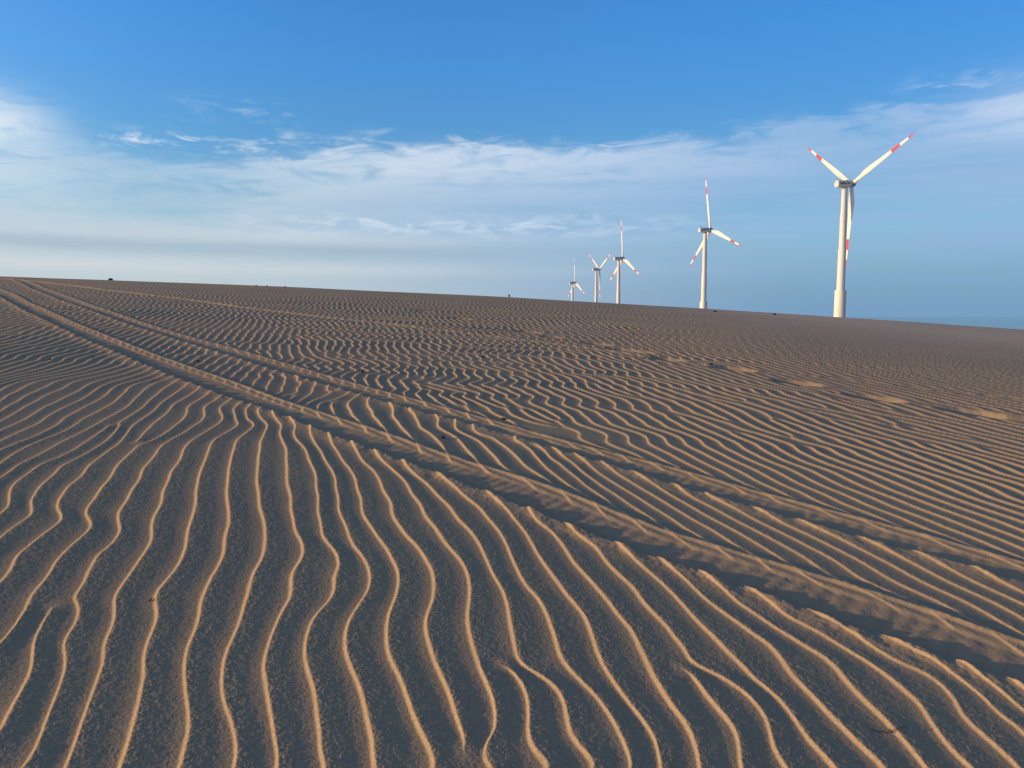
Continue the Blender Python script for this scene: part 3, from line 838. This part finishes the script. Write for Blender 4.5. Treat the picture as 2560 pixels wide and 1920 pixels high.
# hub pixel x, y, pixels per metre, rotor angle, label
TURB = [
 (2130, 460, 4.70, 23, 'largest white wind turbine, rightmost in the row, one blade hanging down beside its tower'),
 (1776, 575, 3.16, 98, 'second largest white wind turbine, alone between the largest one and the far trio'),
 (1557, 646, 2.34, 92, 'rightmost and tallest white wind turbine of the far trio, one blade pointing up'),
 (1498.5, 673, 1.79, 26, 'middle turbine of the far trio, two blades raised in a V and one hanging down'),
 (1438, 707, 1.55, 92, 'smallest and leftmost white wind turbine, partly sunk behind the dune'),
]
proto = make_turbine()
for i, (hx, hy, ppm, ang, lab) in enumerate(TURB):
    root = proto[0] if i == 0 else copy_tree(proto[0])
    dist = FPX / ppm
    cx = (hx - 1280) / FPX; cy = -(hy - 960) / FPX
    # the hub centre sits ahead of the tower axis and a little above it
    x = cx * dist - 4.6 * math.cos(AXIS)
    y = (math.cos(PITCH) + cy * math.sin(PITCH)) * dist - 4.6 * math.sin(AXIS)
    z = H + (-math.sin(PITCH) + cy * math.cos(PITCH)) * dist - .24
    root.location = (x, y, z - HUBH)
    set_blades(root, *proto[1:], ang)
    tag(root, lab, 'wind turbine', 'wind turbines in a row beyond the dune')

# ------------------------------------------------------------------ things lying on the sand
PEB = simple_mat('dark_pebble', (.02, .02, .022, 1), .7, .3, .3, 60)
TWIG = simple_mat('dry_dark_twig', (.025, .02, .016, 1), .8, .2, .4, 40)
ROCK = simple_mat('grey_green_rock', (.09, .13, .13, 1), .85, .2, .4, 2.0, (.03, .04, .045, 1))
def stone(name, px, py, w, h, mat, seed, sink=.3, sq=1.0):
    x, y = map(float, pix2ground(px, py))
    if w > 1: k = math.hypot(x, y) / FPX; w *= k; h *= k
    bm = bmesh.new(); bmesh.ops.create_icosphere(bm, subdivisions=3, radius=1)
    g = random.Random(seed)
    ph = [(g.uniform(1, 3.2), g.uniform(1, 3.2), g.uniform(1, 3.2), g.uniform(0, 6)) for _ in range(6)]
    for v in bm.verts:
        n = sum(math.sin(a * v.co.x + b * v.co.y + c * v.co.z + d) for a, b, c, d in ph) / 6
        f = 1 + .38 * n
        v.co = Vector((v.co.x * w / 2 * f, v.co.y * w / 2 * sq * f, v.co.z * h / 2 * f))
    o = from_bm(name, bm, mat, None, True)
    o.location = (x, y, gz(x, y) + h * (.5 - sink)); o.rotation_euler = (0, 0, g.uniform(0, 3))
    return o
pebs = [
 (125, 900, .035, 'small dark pebble left of the near wheel track, the leftmost of the scattered pebbles'),
 (234, 895, .03, 'small dark pebble just below the near wheel track at far left'),
 (494, 904, .035, 'small dark pebble in a trough between the two wheel tracks at left'),
 (342, 888, .02, 'tiny dark pebble on the flat bed of the near wheel track'),
 (906, 932, .04, 'small dark pebble among ripples just beyond the far wheel track'),
 (1206, 895, .045, 'small dark pebble high among the zigzag ripples, nearest the thin rut'),
 (1107, 1096, .032, 'small dark pebble in a trough between the wheel tracks, lower centre'),
 (1259, 1048, .036, 'small dark pebble just beyond the far wheel track, right of the centre'),
 (1778, 913, .05, 'small dark pebble beside the line of footprints on the right slope'),
]
for i, (px, py, w, lab) in enumerate(pebs):
    tag(stone('pebble', px, py, w, w * .7, PEB, i), lab, 'pebble', 'dark pebbles scattered on the rippled sand')
tag(stone('rock', 276, 699, 11, 7, ROCK, 21, .3, .7), 'grey-green boulder on the left skyline of the dune with a dark underside', 'rock')
tag(stone('driftwood', 1787, 778, 9, 4, PEB, 22, .15, .5), 'black lump of driftwood on the sand right of the second largest turbine', 'driftwood')
tag(stone('stone', 1936, 786, 8, 5, PEB, 23, .2, .6), 'small black stone breaking the skyline between the two largest turbines', 'stone')
deb = [(640, 709, 5, 'low dark clod on the left-centre skyline, leftmost of three'), (668, 711, 4, 'low dark clod on the left-centre skyline, middle of three'), (712, 713, 6, 'low dark clod on the left-centre skyline, rightmost of three')]
CLOD = simple_mat('dark_sand_clod', (.16, .125, .1, 1), .95, .1, .3, 6)
for i, (px, py, w, lab) in enumerate(deb):
    tag(stone('sand_clod', px, py + 3, w, 2.4, CLOD, 40 + i, .2), lab, 'clod', 'clods of sand along the skyline')

def twig(pix, rad, label, lift=.004, side=None):
    bm = bmesh.new(); pts = []
    for px, py in pix:
        x, y = map(float, pix2ground(px, py)); pts.append((x, y, gz(x, y) + lift))
    x0, y0, z0 = pts[0]
    pts = [(a - x0, b - y0, c - z0) for a, b, c in pts]
    n = len(pts); tube(bm, pts, [rad * (1 - .6 * i / (n - 1)) for i in range(n)], 7)
    if side:
        i, px, py = side; x, y = map(float, pix2ground(px, py))
        tube(bm, [pts[i], (x - x0, y - y0, gz(x, y) + lift * 2 - z0)], [rad * .5, rad * .25], 6)
    o = from_bm('twig', bm, TWIG, None, True); o.location = (x0, y0, z0)
    tag(o, label, 'twig')
twig([(2173, 1821), (2196, 1826), (2225, 1829), (2240, 1826), (2252, 1822), (2267, 1818)], .0013, 'thin curved dark twig lying across a ripple crest at lower right', .004, (2, 2247, 1819))
twig([(373, 1500), (378, 1496), (380, 1493)], .003, 'tiny black splinter of twig in a trough at lower left', .004)

# distant thin post
def post():
    bm = bmesh.new()
    tube(bm, [(0, 0, 0), (0, 0, 2.3)], .17, 8)
    rbox(bm, (0, 0, 2.4), (.5, .5, .5), .08)
    rbox(bm, (0, 0, .15), (.7, .7, .3), .05)
    o = from_bm('marker_post', bm, STEEL)
    y = 185.0; x = (1273 - 1280) / FPX * y
    top = H + (HOR - 737) / FPX * y
    o.location = (x, y, top - 2.65); tag(o, 'thin grey marker post just showing above the skyline, left of the wind turbines', 'post')
    # the ground behind the crest is lower; a tall base carries it
    return o
po = post()
zb = gz(po.location.x, po.location.y); hgt = po.location.z + 2.65 - zb
for v in po.data.vertices:
    if v.co.z < .4: v.co.z -= (po.location.z - zb)
print('post', zb, hgt)
